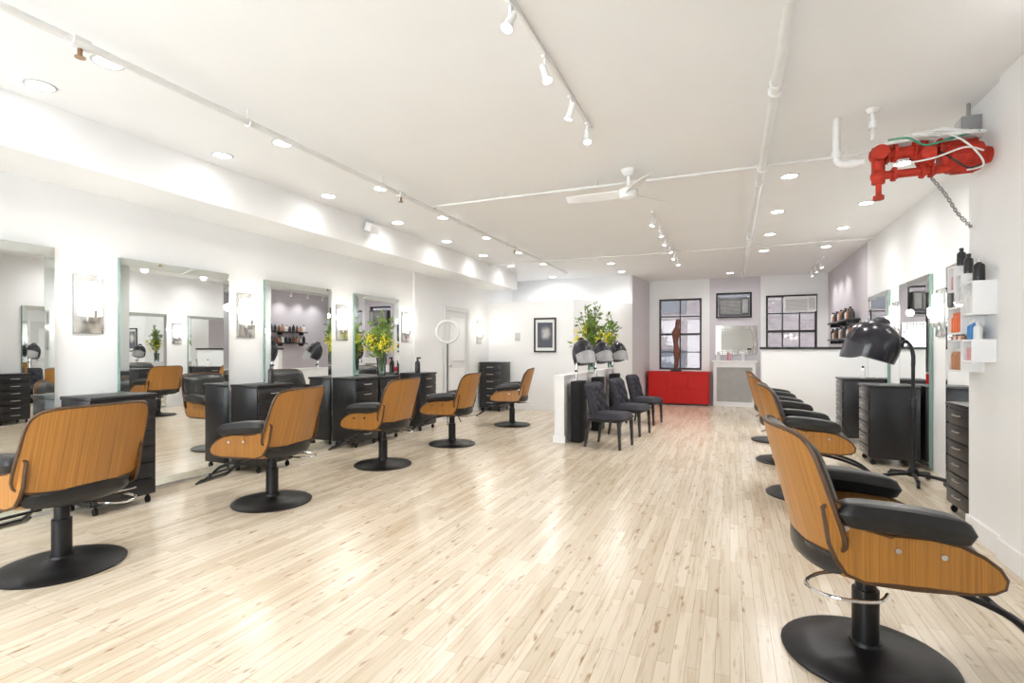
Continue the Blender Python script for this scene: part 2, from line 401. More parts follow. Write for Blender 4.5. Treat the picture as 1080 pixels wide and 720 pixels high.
# ------------------------------------------------------------------ styling chair
def make_styling_chair():
    t = thing('styling_chair', '', 'chair')
    b = MB(); b.lathe([(0,0),(.315,0),(.32,.012),(.305,.022),(.20,.034),(.10,.044),(.062,.06),(.058,.075),(0,.075)], 40); b.build('base', 'blackmetal', t)
    c = MB(); c.cyl((0,0,.07),(0,0,.29),.05,seg=24); c.cyl((0,0,.29),(0,0,.405),.038,seg=24); c.build('column', 'blackmetal', t)
    c = MB(); c.box((0,0,.418),(.30,.22,.03),.006); c.box((.02,0,.395),(.16,.12,.03),.006); c.build('seat_bracket', 'blackmetal', t)
    lv = MB(); lv.tube(catmull([(-.06,-.06,.38),(-.20,-.10,.37),(-.27,-.20,.36),(-.20,-.30,.36),(-.06,-.31,.365),(0,-.24,.37)],5), .0075); lv.build('lever', 'chrome', t)
    fr = MB()
    for s in (-1,1):
        fr.tube(catmull([(.08,s*.08,.395),(.26,s*.10,.36),(.42,s*.12,.30),(.52,s*.12,.22),(.60,s*.12,.17)],5), .012)
    fr.tube(catmull([(.48,-.17,.245),(.49,0,.245),(.48,.17,.245)],4), .010)
    fr.box((.60,0,.17),(.07,.34,.018),.006, rot=Matrix.Rotation(.6,3,'Y'))
    fr.build('footrest', 'blackmetal', t)
    def pan(a,b,s):
        a,b = sq(a,b,6); return Vector((.06+.25*a, .305*b, .434+.018*s+.02*max(0,a)**3))
    MB().shell(pan,10,8).build('seat_shell', 'woodside', t)
    ol = [(-.19,.51),(-.215,.57),(-.225,.64),(-.235,.70),(-.205,.735),(-.175,.715),(-.15,.67),(-.11,.635),(-.02,.62),(.11,.62),(.19,.602),(.26,.568),(.305,.532),(.325,.497),(.32,.47),(.29,.452),(.22,.442),(.05,.437),(-.10,.442),(-.16,.464)]
    def py(x, k, s): return s*(.304+.020*k+.010*max(0,1-abs(x-.05)/.35)-.06*max(0,-x-.15))
    for s in (-1,1):
        sp = MB().prism(ol, lambda x,z,k,s=s: Vector((x, py(x,k,s), z)))
        o = sp.build('side_panel', 'woodside', t)
        MB().tube([Vector((x, py(x,.5,s), z)) for x,z in ol], .0115, 6, closed=True).build('panel_edge', 'ply', o)
        for bx_, bz in ((-.165,.635),(.0,.57),(.14,.562)):
            yy = py(bx_,1,s)
            MB().cyl((bx_,yy-s*.004,bz),(bx_,yy+s*.006,bz),.013,.010,seg=14).build('panel_button', 'chrome', o)
    def seat(a,b,s):
        a2,b2 = sq(a,b,5); m = max(abs(a),abs(b)); k = (1-m**6)
        x = .035+.295*a2; y = .292*b2
        z = .515+(.085*k if s else -.065*k)
        if s: z += .012*a2
        return Vector((x,y,z))
    MB().shell(seat,16,16).build('seat_cushion', 'vinyl', t)
    def bfn(a,b,off,W,Hh,zc):
        z = zc+Hh*b; h = (z-.52)/.46
        y = a*W*(1-.04*b)
        x = -.275-.115*h+.105*a*a*(1-.15*b)+off
        return Vector((x,y,z))
    def back(a,b,s):
        a,b = sq(a,b,6.5); return bfn(a,b,.018*s,.335,.233,.750)
    o = MB().shell(back,20,14).build('back_shell', 'wood', t)
    rim = [(-1+2*i/16,-1) for i in range(16)]+[(1,-1+2*i/12) for i in range(12)]+[(1-2*i/16,1) for i in range(16)]+[(-1,1-2*i/12) for i in range(12)]
    MB().tube([(back(a,b,0)+back(a,b,1))/2 for a,b in rim], .0105, 6, closed=True).build('back_edge', 'ply', o)
    def bcush(a,b,s):
        m = max(abs(a),abs(b)); a,b = sq(a,b,6); return bfn(a,b,.017+(.085*(1-m**5)+.010 if s else 0),.318,.228,.750)
    MB().shell(bcush,18,16).build('back_cushion', 'vinyl', t)
    def lumb(a,b,s):
        a2,b2 = sq(a,b,4); m = max(abs(a),abs(b)); k = 1-m**4
        return Vector((-.285+.10*a2*a2+(.06 if s else -.025)*k+.03, .295*a2, .49+.07*b2))
    MB().shell(lumb,14,8).build('lumbar_cushion', 'vinyl', t)
    for s in (-1,1):
        def arm(a,b,sd,s=s):
            a2,b2 = sq(a,b,6); m = max(abs(a),abs(b)); k = (1-m**10)**.7
            x = .02+.215*a2; y = s*(.312+.060*b2)
            z = .672+(.046*k if sd else -.054*k)+.012*(1-a2*a2)-.020*a2
            return Vector((x,y,z))
        MB().shell(arm,24,14).build('armrest', 'vinyl', t)
    return t
chair = make_styling_chair()
G1 = 'styling chairs along the left mirrors'; G2 = 'styling chairs along the right wall'
LC = [(-3.71,1.85,PI+.08),(-3.62,3.33,PI+.16),(-3.63,4.89,PI+.02),(-3.55,6.34,PI+.10),(-3.49,8.35,PI+.25)]
LL = ['wood-backed styling chair at the left edge, closest to camera on the mirror side',
      'wood-backed styling chair with footrest before the second mirror, second on left side',
      'wood-backed styling chair beside the yellow flowers, third in the left row',
      'wood-backed styling chair fourth in the left row, past the yellow flowers',
      'wood-backed styling chair farthest in the left row, nearest the white partition']
for i,(x,y,r) in enumerate(LC): place(chair, i==0, (x,y,0), r, LL[i], G1)
RC = [(.53,2.62,.10),(.62,5.32,-.02),(.60,6.85,.02),(.60,8.35,0)]
RL = ['large foreground styling chair at right with buttoned wood side panel and black arms',
      'second wood styling chair in the right row, behind the large foreground one',
      'third black armed styling chair in the right row',
      'farthest styling chair in the right row, nearest the half wall']
for i,(x,y,r) in enumerate(RC): place(chair, False, (x,y,0), r, RL[i], G2)

# ------------------------------------------------------------------ cabinets (front +X)
def make_cabinet():
    t = thing('rolling_cabinet', '', 'cabinet')
    MB().bx(-.25,.235,-.25,.25,.075,.90,.004).build('body', 'black', t)
    MB().bx(-.255,.26,-.258,.258,.90,.93,.005).build('cabinet_top', 'black', t)
    for k in range(6):
        z0 = .09+k*.134
        d = MB().bx(.236,.254,-.24,.24,z0,z0+.120,.005).build('drawer', 'drawer', t)
        h = MB(); h.tube(catmull([(.25,-.07,z0+.075),(.276,-.06,z0+.075),(.276,.06,z0+.075),(.25,.07,z0+.075)],4), .006, 6); h.build('handle', 'nickel', d)
    for sx in (-.2,.2):
        for sy in (-.2,.2):
            w = MB(); w.cyl((sx,sy-.012,.03),(sx,sy+.012,.03),.03,seg=14); w.cyl((sx,sy,.045),(sx,sy,.08),.012,seg=8); w.build('caster', 'blackmetal', t)
    return t
cab = make_cabinet()
GC = 'black drawer cabinets on casters'
LS = (.78,.96,1)
cabs = [((-4.748,2.71),0,'black drawer cabinet on casters behind the nearest left chair',(.78,1.0,1)),
        ((-4.748,4.24),0,'black drawer cabinet on casters between second and third left mirrors',LS),
        ((-4.748,5.79),0,'black drawer cabinet left of the one holding yellow flowers, below the third sconce',LS),
        ((-4.748,6.31),0,'black drawer cabinet carrying the vase of yellow flowers',LS),
        ((-4.748,7.35),0,'black drawer cabinet with spray bottles beside the ring lamp',LS),
        ((-4.70,10.28),-PI/2,'tall black drawer cabinet in the corner against the white partition',(1,1,1.12)),
        ((1.69,7.25),PI,'black drawer cabinet behind the large hood dryer on the right',(.96,.96,.97)),
        ((1.69,8.75),PI,'farthest black drawer cabinet on the right, nearest the half wall',(.96,.96,.97)),
        ((1.805,5.06),PI,'small black drawer cabinet tucked behind the right wall corner',(.72,.88,.95))]
for i,(xy,r,l,s) in enumerate(cabs): place(cab, i==0, (xy[0],xy[1],0), r, l, GC, s)

# ------------------------------------------------------------------ mirrors (face +X)
def make_mirror(w, h):
    t = thing('wall_mirror', '', 'mirror')
    MB().bx(0,.038,-w/2,w/2,0,h).build('backing', 'edge', t, smooth=False)
    b = .07
    MB().bx(.038,.046,-w/2+b,w/2-b,b,h-b).build('mirror_glass', 'mirror', t, smooth=False)
    f = MB()
    o = [(-w/2,0),(w/2,0),(w/2,h),(-w/2,h)]; i = [(-w/2+b,b),(w/2-b,b),(w/2-b,h-b),(-w/2+b,h-b)]
    ov = [f.bm.verts.new((.0385,q[0],q[1])) for q in o]; iv = [f.bm.verts.new((.0465,q[0],q[1])) for q in i]
    for k in range(4): f.bm.faces.new((ov[k],ov[(k+1)%4],iv[(k+1)%4],iv[k]))
    f.build('border', 'bevelglass', t, smooth=False)
    return t
mir = make_mirror(1.08, 2.085)
ML = [(XL,1.885,0,'tall rectangular wall mirror cropped by the left photo edge'),
      (XL,3.45,0,'tall rectangular wall mirror second from the left edge'),
      (XL,5.01,0,'tall rectangular wall mirror third from the left edge'),
      (XL,6.57,0,'tall rectangular wall mirror behind the yellow flowers'),
      (XR,5.85,PI,'tall wall mirror nearest the right wall corner'),
      (XR,7.4,PI,'tall wall mirror on right wall behind the large hood dryer'),
      (XR,9.0,PI,'tall wall mirror on right wall closest to the half wall')]
for i,(x,y,r,l) in enumerate(ML): place(mir, i==0, (x+(.001 if r==0 else -.001),y,.03), r, l, 'station mirrors')

# ------------------------------------------------------------------ sconces (face +X)
def make_sconce():
    t = thing('wall_sconce', '', 'wall lamp')
    MB().bx(0,.014,-.114,.114,-.245,.245,.002).build('plate_edge', 'plateedge', t)
    MB().bx(.0142,.020,-.110,.110,-.241,.241,.002).build('back_plate', 'plate', t)
    MB().bx(.045,.058,-.078,.078,-.10,.19,.004).build('glass_shade', 'glow', t)
    c = MB(); c.bx(.018,.045,-.03,.03,-.14,-.03,.004); c.bx(.045,.07,-.036,.036,-.15,-.105,.004); c.build('bracket', 'nickel', t)
    MB().cyl((.09,0,-.11),(.09,0,-.05),.018,.022).build('lamp_holder', 'nickel', t)
    MB().lathe([(.020,-.05),(.032,-.015),(.030,.045),(.0,.06)],14,Matrix.Translation((.09,0,0))).build('bulb', 'bulb', t)
    return t
sc = make_sconce()
SL = [(XL,2.68,0,'square glass wall sconce between first and second left mirrors'),
      (XL,4.23,0,'square glass wall sconce between second and third left mirrors'),
      (XL,5.79,0,'square glass wall sconce left of the yellow flowers'),
      (XL,7.34,0,'square glass wall sconce right of the yellow flowers'),
      (XL,10.1,0,'square glass wall sconce in the corner by the partition'),
      (XR,6.63,PI,'square glass wall sconce on right wall above the hood dryer'),
      (XR,8.2,PI,'square glass wall sconce on right wall between the two farther mirrors')]
for i,(x,y,r,l) in enumerate(SL):
    s = place(sc, i==0, (x,y,1.685), r, l, 'mirror sconces')
    d = 1 if r == 0 else -1
    lamp('sconce_light', (x+d*.24,y,1.78), 3, kind='POINT', radius=.04, color=(1,.93,.82))

# ------------------------------------------------------------------ hood dryers (face +X)
def hood_parts(t, Mx, vm, vdrop):
    h = MB(); h.lathe([(0,.25),(.05,.245),(.10,.228),(.15,.19),(.185,.135),(.205,.06),(.207,-.02),(.198,-.10),(.187,-.10)],36,Mx); h.build('hood', 'navy', t)
    h = MB(); h.lathe([(.186,-.098),(.194,-.02),(.19,.06),(.172,.13),(.14,.18),(.09,.21),(0,.225)],32,Mx); h.build('hood_lining', 'lining', t)
    MB().lathe([(0,.285),(.045,.282),(.062,.268),(.07,.24),(.0,.232)],24,Mx).build('vent_cap', 'black', t)
    v = MB(); n = 18; R = []
    for q in range(n+1):
        a = -1.25+2.5*q/n; e_ = abs(q/n*2-1)
        for (r,z) in ((.2095,.02-.03*e_),(.206,-.06),(.202,-.11-vdrop*(1-e_**4))): R.append(v.bm.verts.new(Mx @ Vector((r*math.cos(a),r*math.sin(a),z))))
    for q in range(n):
        for j in (0,1): v.bm.faces.new((R[3*q+j],R[3*q+3+j],R[3*q+4+j],R[3*q+1+j]))
    v.build('visor', vm, t)
def make_dryer():
    t = thing('hood_dryer', '', 'hair dryer')
    b = MB()
    for k in range(5):
        a = 2*PI*k/5+.3; ca,sa = math.cos(a),math.sin(a)
        b.tube(catmull([(0,0,.085),(.12*ca,.12*sa,.08),(.26*ca,.26*sa,.06)],4), .018)
    b.lathe([(0,.06),(.045,.06),(.05,.11),(.035,.14),(0,.14)],18); b.build('base', 'blackmetal', t)
    for k in range(5):
        a = 2*PI*k/5+.3; x,y = .26*math.cos(a),.26*math.sin(a)
        w = MB(); w.cyl((x-.012*math.sin(a),y+.012*math.cos(a),.03),(x+.012*math.sin(a),y-.012*math.cos(a),.03),.03,seg=14); w.cyl((x,y,.04),(x,y,.07),.012,seg=8); w.build('caster', 'black', t)
    c = MB(); c.cyl((0,0,.12),(0,0,.78),.024,seg=16); c.cyl((0,0,.78),(0,0,1.16),.016,seg=16); c.build('pole', 'blackmetal', t)
    MB().cyl((0,0,.74),(0,0,.82),.034,seg=16).build('collar', 'black', t)
    MB().tube(catmull([(0,0,1.14),(.0,0,1.25),(.025,0,1.35),(.08,0,1.40),(.14,0,1.40)],6), .018).build('arm', 'blackmetal', t)
    MB().box((.13,0,1.37),(.12,.14,.15),.04,3, rot=Matrix.Rotation(-.3,3,'Y')).build('motor_housing', 'navy', t)
    MB().cyl((.12,-.07,1.37),(.12,-.09,1.37),.022,seg=16).build('knob', 'chrome', t)
    hood_parts(t, Matrix.Translation((.34,0,1.33)) @ Matrix.Rotation(-.32,4,'Y') @ Matrix.Diagonal((1.18,1.05,1.10,1)), 'visor', .05)
    return t
place(make_dryer(), True, (1.66,6.25,0), PI-.1, 'large dark hood dryer on a wheeled stand by the right wall', 'hood dryers')
def make_pedestal_dryer():
    t = thing('hood_dryer', '', 'hair dryer')
    MB().bx(-.09,.06,-.17,.17,0,.86,.012).build('pedestal', 'matblack', t)
    MB().cyl((-.05,0,.86),(-.05,0,1.20),.018,seg=14).build('pole', 'chrome', t)
    Mx = Matrix.Translation((.06,-.02,1.22)) @ Matrix.Rotation(-.85,4,'Z') @ Matrix.Rotation(-.40,4,'Y') @ Matrix.Diagonal((.80,.76,.95,1))
    MB().tube(catmull([(-.05,0,1.18),(-.09,.02,1.24),(-.08,.04,1.32)],4), .022).build('arm', 'blackmetal', t)
    hood_parts(t, Mx, 'palevisor', .07)
    MB().cyl((-.05,-.018,1.0),(-.05,-.05,1.0),.016,seg=12).build('knob', 'black', t)
    return t
pd = make_pedestal_dryer()
for i,y in enumerate([7.25,8.42,9.75]):
    place(pd, i==0, (-1.98,y,0), 0, ['hood dryer behind the nearest black tufted chair','hood dryer behind the middle black tufted chair','hood dryer behind the farthest black tufted chair'][i], 'hood dryers')

# ------------------------------------------------------------------ tufted side chairs (face +X)
def make_side_chair():
    t = thing('tufted_chair', '', 'chair')
    def seat(a,b,s):
        m = max(abs(a),abs(b)); a2,b2 = sq(a,b,9); k = 1-m**8
        return Vector((.03+.28*a2, .285*b2, .42+(.075*k if s else -.065*k)))
    MB().shell(seat,14,14).build('seat', 'velvet', t)
    def lean(z): return -.20-.10*(max(0,z-.44)/.5)**1.3
    def bk(a,b,s):
        m = max(abs(a),abs(b)); a2,b2 = sq(a,b,16); z = .645+.255*b2
        k = 1-m**10; tuft = 0
        if s: tuft = .018*(math.cos(a*PI*3)*math.cos((b+.33)*PI*1.5*2))
        return Vector((lean(z)+.07*a2*a2*(1-.3*b2)+((.065+tuft)*k if s else -.045*k), .285*a2, z))
    o = MB().shell(bk,30,30).build('backrest', 'velvet', t)
    for bz in (.56,.67,.79):
        for by in (-.18,0,.18):
            MB().ball((lean(bz)+.07*(by/.285)**4+.066,by,bz), .012, 8).build('tuft_button', 'velvet', o)
    for sx,sy in ((.25,.24),(.25,-.24),(-.20,.24),(-.20,-.24)):
        L = MB(); x2 = sx+(.015 if sx > 0 else -.06)
        L.loft([[Vector((x2+dx*.015,sy+dy*.015,0)) for dx,dy in ((-1,-1),(1,-1),(1,1),(-1,1))],[Vector((sx+dx*.024,sy+dy*.024,.38)) for dx,dy in ((-1,-1),(1,-1),(1,1),(-1,1))]])
        L.build('leg', 'black', t, smooth=False)
    return t
sch = make_side_chair()
for i,(x,y) in enumerate([(-1.52,7.03),(-1.45,8.2),(-1.42,9.5)]):
    place(sch, i==0, (x,y,0), -.18, ['black tufted side chair nearest the camera under the dryers','middle black tufted side chair under the dryers','farthest black tufted side chair near the red cabinet'][i], 'tufted chairs under the dryers', (.94,.94,.95))

# ------------------------------------------------------------------ bouquets and vases
def vase(loc, label, s):
    t = thing('glass_vase', label, 'vase', loc)
    MB().lathe([(0,0),(.055*s,0),(.06*s,.02*s),(.065*s,.20*s),(.075*s,.26*s),(.070*s,.26*s),(.06*s,.20*s),(.055*s,.025*s),(0,.02*s)],20).build('vase_body', 'vase', t)
def bouquet(loc, label, hgt, wid, seed, nst=30, nbl=26, zl=.30, zh=.72, nlf=10):
    rnd = random.Random(seed)
    def rv(): return Vector((rnd.uniform(-1,1),rnd.uniform(-1,1),rnd.uniform(-1,1)))
    t = thing('flower_bouquet', label, 'flowers', loc)
    st = MB(); lf = MB()
    for k in range(nst):
        a = rnd.uniform(0,2*PI); q = rnd.uniform(.1,1); r = wid*.5*q; h = hgt*rnd.uniform(.5,1)*(1-.25*q*q)
        p0 = Vector((.02*math.cos(a),.02*math.sin(a),.04)); p2 = Vector((r*math.cos(a),r*math.sin(a),h)); p1 = Vector((r*.3*math.cos(a),r*.3*math.sin(a),h*.55))
        pts = catmull([p0,p1,p2],6); st.tube(pts, .004, 5)
        for j in range(nlf):
            pp = pts[rnd.randrange(6,len(pts))]+rv()*.03
            d = Vector((rnd.uniform(-1,1),rnd.uniform(-1,1),rnd.uniform(-.3,1))).normalized(); n = d.cross(Vector((rnd.uniform(-1,1),rnd.uniform(-1,1),.3))).normalized()
            L = rnd.uniform(.06,.12)*(.7+.3*hgt); w = L*.20; up = d.cross(n)*.015
            v = [lf.bm.verts.new(x) for x in (pp, pp+d*L*.4+n*w+up, pp+d*L, pp+d*L*.4-n*w+up, pp+d*L*.45-up*.3)]
            lf.bm.faces.new((v[0],v[1],v[4])); lf.bm.faces.new((v[1],v[2],v[4])); lf.bm.faces.new((v[2],v[3],v[4])); lf.bm.faces.new((v[3],v[0],v[4]))
    st.build('stems', 'stem', t); lf.build('leaves', 'leaf', t, smooth=False)
    for k in range(nbl):
        a = rnd.uniform(0,2*PI); r = wid*.44*math.sqrt(rnd.random()); z = hgt*rnd.uniform(zl,zh)
        f = MB(); c = Vector((r*math.cos(a),r*math.sin(a),z)); bm = f.bm
        for j in range(20):
            o = c+rv()*.034+Vector((0,0,rnd.uniform(-.05,.02))); d = rv().normalized(); n = d.cross(rv()).normalized(); L = rnd.uniform(.022,.036)
            vs = [bm.verts.new(x) for x in (o, o+d*L*.5+n*L*.32, o+d*L, o+d*L*.5-n*L*.32)]; bm.faces.new(vs)
        f.build('blossom', 'yellow', t, smooth=False)
vase((-4.69,6.28,.93), 'clear glass vase on the black cabinet by the left mirrors', 1.0)
bouquet((-4.69,6.28,.955), 'yellow flowers with tall green leaves in front of the left mirror', .95, .46, 3, 24, 26, .38, .62, 9)
vase((-2.21,8.85,.945), 'clear glass vase on the low white divider wall', 1.0)
bouquet((-2.21,8.85,.97), 'large yellow and green bouquet above the hood dryers by the partition', 1.14, .72, 5, 40, 46, .30, .68, 12)
vase((-2.21,10.42,.945), 'second glass vase on the divider wall, close to the partition', 1.0)
bouquet((-2.21,10.42,.97), 'smaller looser green bouquet right of the large one on the divider', 1.06, .56, 9, 24, 18, .3, .6, 10)

# ------------------------------------------------------------------ portrait, switches
t = thing('framed_portrait', 'black framed monochrome portrait print on the white partition', 'picture', (-3.66,PY,1.62))
f = MB(); w,h,b = .50,.74,.035
f.bx(-w/2,w/2,-.03,0,h/2-b,h/2); f.bx(-w/2,w/2,-.03,0,-h/2,-h/2+b); f.bx(-w/2,-w/2+b,-.03,0,-h/2+b,h/2-b); f.bx(w/2-b,w/2,-.03,0,-h/2+b,h/2-b)
f.build('frame', 'black', t, smooth=False)
MB().bx(-w/2+b,w/2-b,-.014,-.002,-h/2+b,h/2-b).build('mat_board', 'matboard', t, smooth=False)
MB().bx(-.17,.17,-.018,-.0142,-.27,.27).build('print', 'portrait', t, smooth=False)
o = MB().bx(-4.36,-4.24,PY-.02,PY,1.50,1.68,.005); x = tag(o.build('wall_switch', 'lightgrey'), 'small grey switch plate on the partition left of the portrait', 'switch')

# ------------------------------------------------------------------ ring lamp
t = thing('ring_lamp', 'round pale ring lamp on a tripod stand by the left wall', 'lamp', (-4.60,8.05,0), -1.05)
ring = MB()
pts = [Vector((.03,.19*math.cos(2*PI*k/32),1.62+.19*math.sin(2*PI*k/32))) for k in range(32)]
ring.tube(pts, .026, 10, closed=True); ring.build('ring', 'ringglow', t)
MB().cyl((0,0,.25),(0,0,1.42),.012).build('pole', 'black', t)
for k in range(3):
    a = 2*PI*k/3; MB().tube([(0,0,.5),(.28*math.cos(a),.28*math.sin(a),.01)], .009, 6).build('leg', 'black', t)

# ------------------------------------------------------------------ bottles
def bottle(loc, label, m, h=.2, r=.03, style=0, grp=None, capm='bottleblack'):
    t = thing('spray_bottle' if style == 1 else 'product_bottle', label, 'bottle', loc, 0, grp)
    MB().lathe([(0,0),(r,0),(r*1.02,.01),(r,h*.68),(r*.85,h*.76),(r*.42,h*.82),(r*.42,h*.86),(0,h*.86)],16).build('bottle_body', m, t)
    if style == 1:
        c = MB(); c.cyl((0,0,h*.86),(0,0,h),r*.4,seg=10); c.box((r*.5,0,h),(r*1.8,r*.6,r*.7),.004); c.build('spray_head', capm, t)
    else:
        MB().lathe([(0,h*.85),(r*.5,h*.85),(r*.5,h),(0,h)],14).build('cap', capm, t)
    return t
bottle((-4.70,7.25,.93), 'black spray bottle on the cabinet beside the ring lamp', 'bottleblack', .24, .04, 1)
bottle((-4.80,7.42,.93), 'shorter black bottle beside the spray bottle', 'bottleblack', .19, .035)
bottle((-4.76,4.36,.93), 'black spray bottle on the cabinet under the second sconce', 'bottleblack', .2, .03, 1)
bottle((1.75,8.8,.902), 'small white bottle on the farthest right cabinet', 'bottlewhite', .17, .03)

# ------------------------------------------------------------------ product shelves on the right wall corner
def shelf(y0, y1, z0, z1, label):
    yc = (y0+y1)/2; t = thing('wall_shelf', label, 'shelf', (1.575,yc,z0), 0, 'white box shelves'); w = (y1-y0)/2; h = z1-z0; d = .125; k = .012
    MB().bx(-d,0,-w,w,h-k,h).build('top_board', 'trim', t, smooth=False)
    MB().bx(-d,0,-w,w,0,k).build('bottom_board', 'trim', t, smooth=False)
    for s in (-1,1): MB().bx(-d,0,s*w-(k if s > 0 else 0),s*w+(0 if s > 0 else k),k,h-k).build('side_board', 'trim', t, smooth=False)
    MB().bx(-.012,0,-w+k,w-k,k,h-k).build('back_board', 'trim', t, smooth=False)
shelf(4.27,4.43,1.53,1.75,'white box shelf holding a black bottle, nearest on the right wall')
shelf(4.45,4.565,1.62,1.82,'narrow white box shelf of grey bottles, second from the top')
shelf(4.575,4.69,1.71,1.89,'narrow white box shelf highest on the right wall corner')
shelf(4.45,4.69,1.41,1.60,'white box shelf of orange bottles in the middle of the group')
shelf(4.28,4.43,1.22,1.37,'small white box shelf with blue bottles on top')
shelf(4.45,4.69,1.15,1.37,'lowest white box shelf, filled with amber bottles')
G = 'hair products on the white shelves'
bottle((1.51,4.35,1.75),'black cylinder bottle on top of the nearest white shelf','bottleblack',.15,.032,0,G,'lightgrey')
bottle((1.51,4.51,1.82),'black bottle on the second highest white shelf','bottleblack',.14,.026,0,G)
bottle((1.51,4.63,1.89),'black bottle on top of the highest white shelf','bottleblack',.13,.026,0,G)
for k,(y,m,l,h) in enumerate([(4.305,'bottlewhite','white bottle at near end beside the blue bottles',.11),(4.355,'blue','blue bottle, nearer of two on the small shelf top',.13),(4.405,'blue','blue bottle, farther of two on the small shelf top',.12)]):
    bottle((1.49,y,1.37), l, m, h, .023, 0, G, 'bottlewhite')
def row(ys, z, m, h, where, word, r=.019):
    for k,y in enumerate(ys): bottle((1.480,y,z), '%s bottle %s, %s from the near side' % (word,where,ORD[k]), m, h, r, 0, G, 'bottlewhite' if m != 'orange' else 'orange')
row([4.305,4.35,4.395],1.542,'bottlewhite',.15,'inside the nearest white shelf','white')
row([4.487,4.528],1.632,'lightgrey',.14,'inside the second highest white shelf','grey')
row([4.612,4.653],1.722,'pink',.13,'inside the highest white shelf','pink')
row([4.485,4.528,4.571,4.614,4.657],1.422,'orange',.14,'inside the middle white shelf','orange')
for k,y in enumerate([4.485,4.528,4.571,4.614,4.657]): bottle((1.475,y,1.37), ['amber','white','orange','white','amber'][k]+' little jar on the lowest white shelf top, '+ORD[k]+' from near', ['amber','bottlewhite','orange','bottlewhite','amber'][k], .035, .016, 0, G)
row([4.31,4.353,4.396],1.232,'pink',.10,'inside the small white shelf','pink')
row([4.485,4.528,4.571,4.614,4.657],1.162,'amber',.15,'inside the lowest white shelf','amber')

# ------------------------------------------------------------------ rear zone
t = thing('red_cabinet', 'bright red lacquered low cabinet below the left rear window', 'cabinet', (-1.13,13.06,0))
MB().bx(-.69,.68,-.20,.20,.04,.76).build('body', 'red', t, smooth=False); MB().bx(-.71,.70,-.225,.22,.76,.79).build('cabinet_top', 'red', t, smooth=False); MB().bx(-.66,.65,-.17,.2,0,.04).build('plinth', 'black', t, smooth=False)
for i in range(3):
    for j in range(2):
        d = MB().bx(-.685+.456*i,-.234+.456*i,-.216,-.2,.048+.355*j,.397+.355*j).build('drawer', 'red', t, smooth=False)
        MB().cyl((-.46+.456*i,-.216,.30+.355*j),(-.46+.456*i,-.232,.30+.355*j),.010,seg=10).build('knob', 'red', d)
t = thing('carved_statue', 'slender brown abstract carving standing on the red cabinet', 'statue', (-1.19,13.02,.79))
def ring_(z,rx,ry,ox=0,tw=0,n=22):
    rx *= .82; return [Vector((ox+rx*math.cos(2*PI*k/n)*math.cos(tw)-ry*math.sin(2*PI*k/n)*math.sin(tw),rx*math.cos(2*PI*k/n)*math.sin(tw)+ry*math.sin(2*PI*k/n)*math.cos(tw),z)) for k in range(n)]
MB().loft([ring_(*q) for q in ((.06,.05,.05),(.13,.055,.05,0,.1),(.28,.07,.055,.01,.2),(.42,.10,.06,.02,.3),(.54,.085,.06,.01,.5),(.64,.06,.055,-.01,.6),(.75,.075,.06,-.015,.5),(.87,.115,.065,0,.3),(.95,.12,.06,.005,.2),(1.02,.08,.05,.015,.1),(1.07,.05,.045,.02,0),(1.14,.062,.055,.03,-.1),(1.21,.055,.05,.04,-.2),(1.26,.015,.015,.045,-.2))]).build('carving', 'statue', t)
MB().bx(-.12,.12,-.10,.10,0,.06,.005).build('plinth', 'black', t)
t = thing('radiator_cover', 'white framed radiator cover with pale grille on the rear wall', 'radiator cover', (.09,13.3,0))
f = MB(); f.bx(-.45,-.38,-.24,0,0,1.02); f.bx(.38,.45,-.24,0,0,1.02); f.bx(-.38,.38,-.24,0,.90,1.02); f.bx(-.38,.38,-.24,0,0,.10); f.build('frame', 'trim', t, smooth=False)
MB().bx(-.48,.48,-.27,0,1.02,1.05,.004).build('cover_top', 'trim', t)
g = MB()
for k in range(25): g.bx(-.38+.0304*k,-.368+.0304*k,-.225,-.205,.10,.90)
for k in range(9): g.bx(-.38,.38,-.208,-.2,.14+.09*k,.15+.09*k)
g.bx(-.38,.38,-.195,-.185,.10,.90); g.build('grille', 'grille', t, smooth=False)
t = thing('jewelled_mirror', 'rectangular mirror in a beaded crystal frame above the radiator cover', 'mirror', (.13,13.3,1.19))
MB().bx(-.33,.33,-.035,-.005,.11,.57).build('mirror_glass', 'mirror', t, smooth=False)
f = MB()
f.bx(-.44,.44,-.03,0,0,.11); f.bx(-.44,.44,-.03,0,.57,.68); f.bx(-.44,-.33,-.03,0,.11,.57); f.bx(.33,.44,-.03,0,.11,.57)
rb = random.Random(2)
for i in range(16):
    for z in (.03,.08,.60,.65): f.ball((-.41+.82*i/15,-.035,z), rb.uniform(.018,.026), 6)
for j in range(8):
    for x in (-.41,-.36,.36,.41): f.ball((x,-.035,.13+.42*j/7), rb.uniform(.018,.026), 6)
f.build('beaded_frame', 'crystal', t)
for k,(x,m,l,h) in enumerate([(-.26,'bottlewhite','leftmost white bottle on the radiator cover',.20),(-.02,'pink','pink bottle in middle of the radiator cover',.22),(.28,'bottlewhite','white bottle on the right of the radiator cover',.24)]):
    bottle((x,13.16,1.05), l, m, h, .045, 0, 'bottles on the radiator cover', 'bottlewhite')
def ac(x0,x1,z0,z1,y,label,cm='trim',gm='grille',pm='lightgrey'):
    t = thing('air_conditioner', label, 'air conditioner', ((x0+x1)/2,y,z0)); w = (x1-x0)/2; h = z1-z0
    MB().bx(-w,w,-.14,.20,0,h,.01).build('case', cm, t)
    g = MB(); n = max(9,int(h/.035))
    for k in range(n): g.bx(-w+.03,w-.18,-.148,-.14,.03+(h-.09)*k/n,.03+(h-.09)*k/n+.014)
    g.build('front_grille', gm, t, smooth=False)
    MB().bx(w-.15,w-.03,-.147,-.14,.05,h-.05).build('control_panel', pm, t, smooth=False)
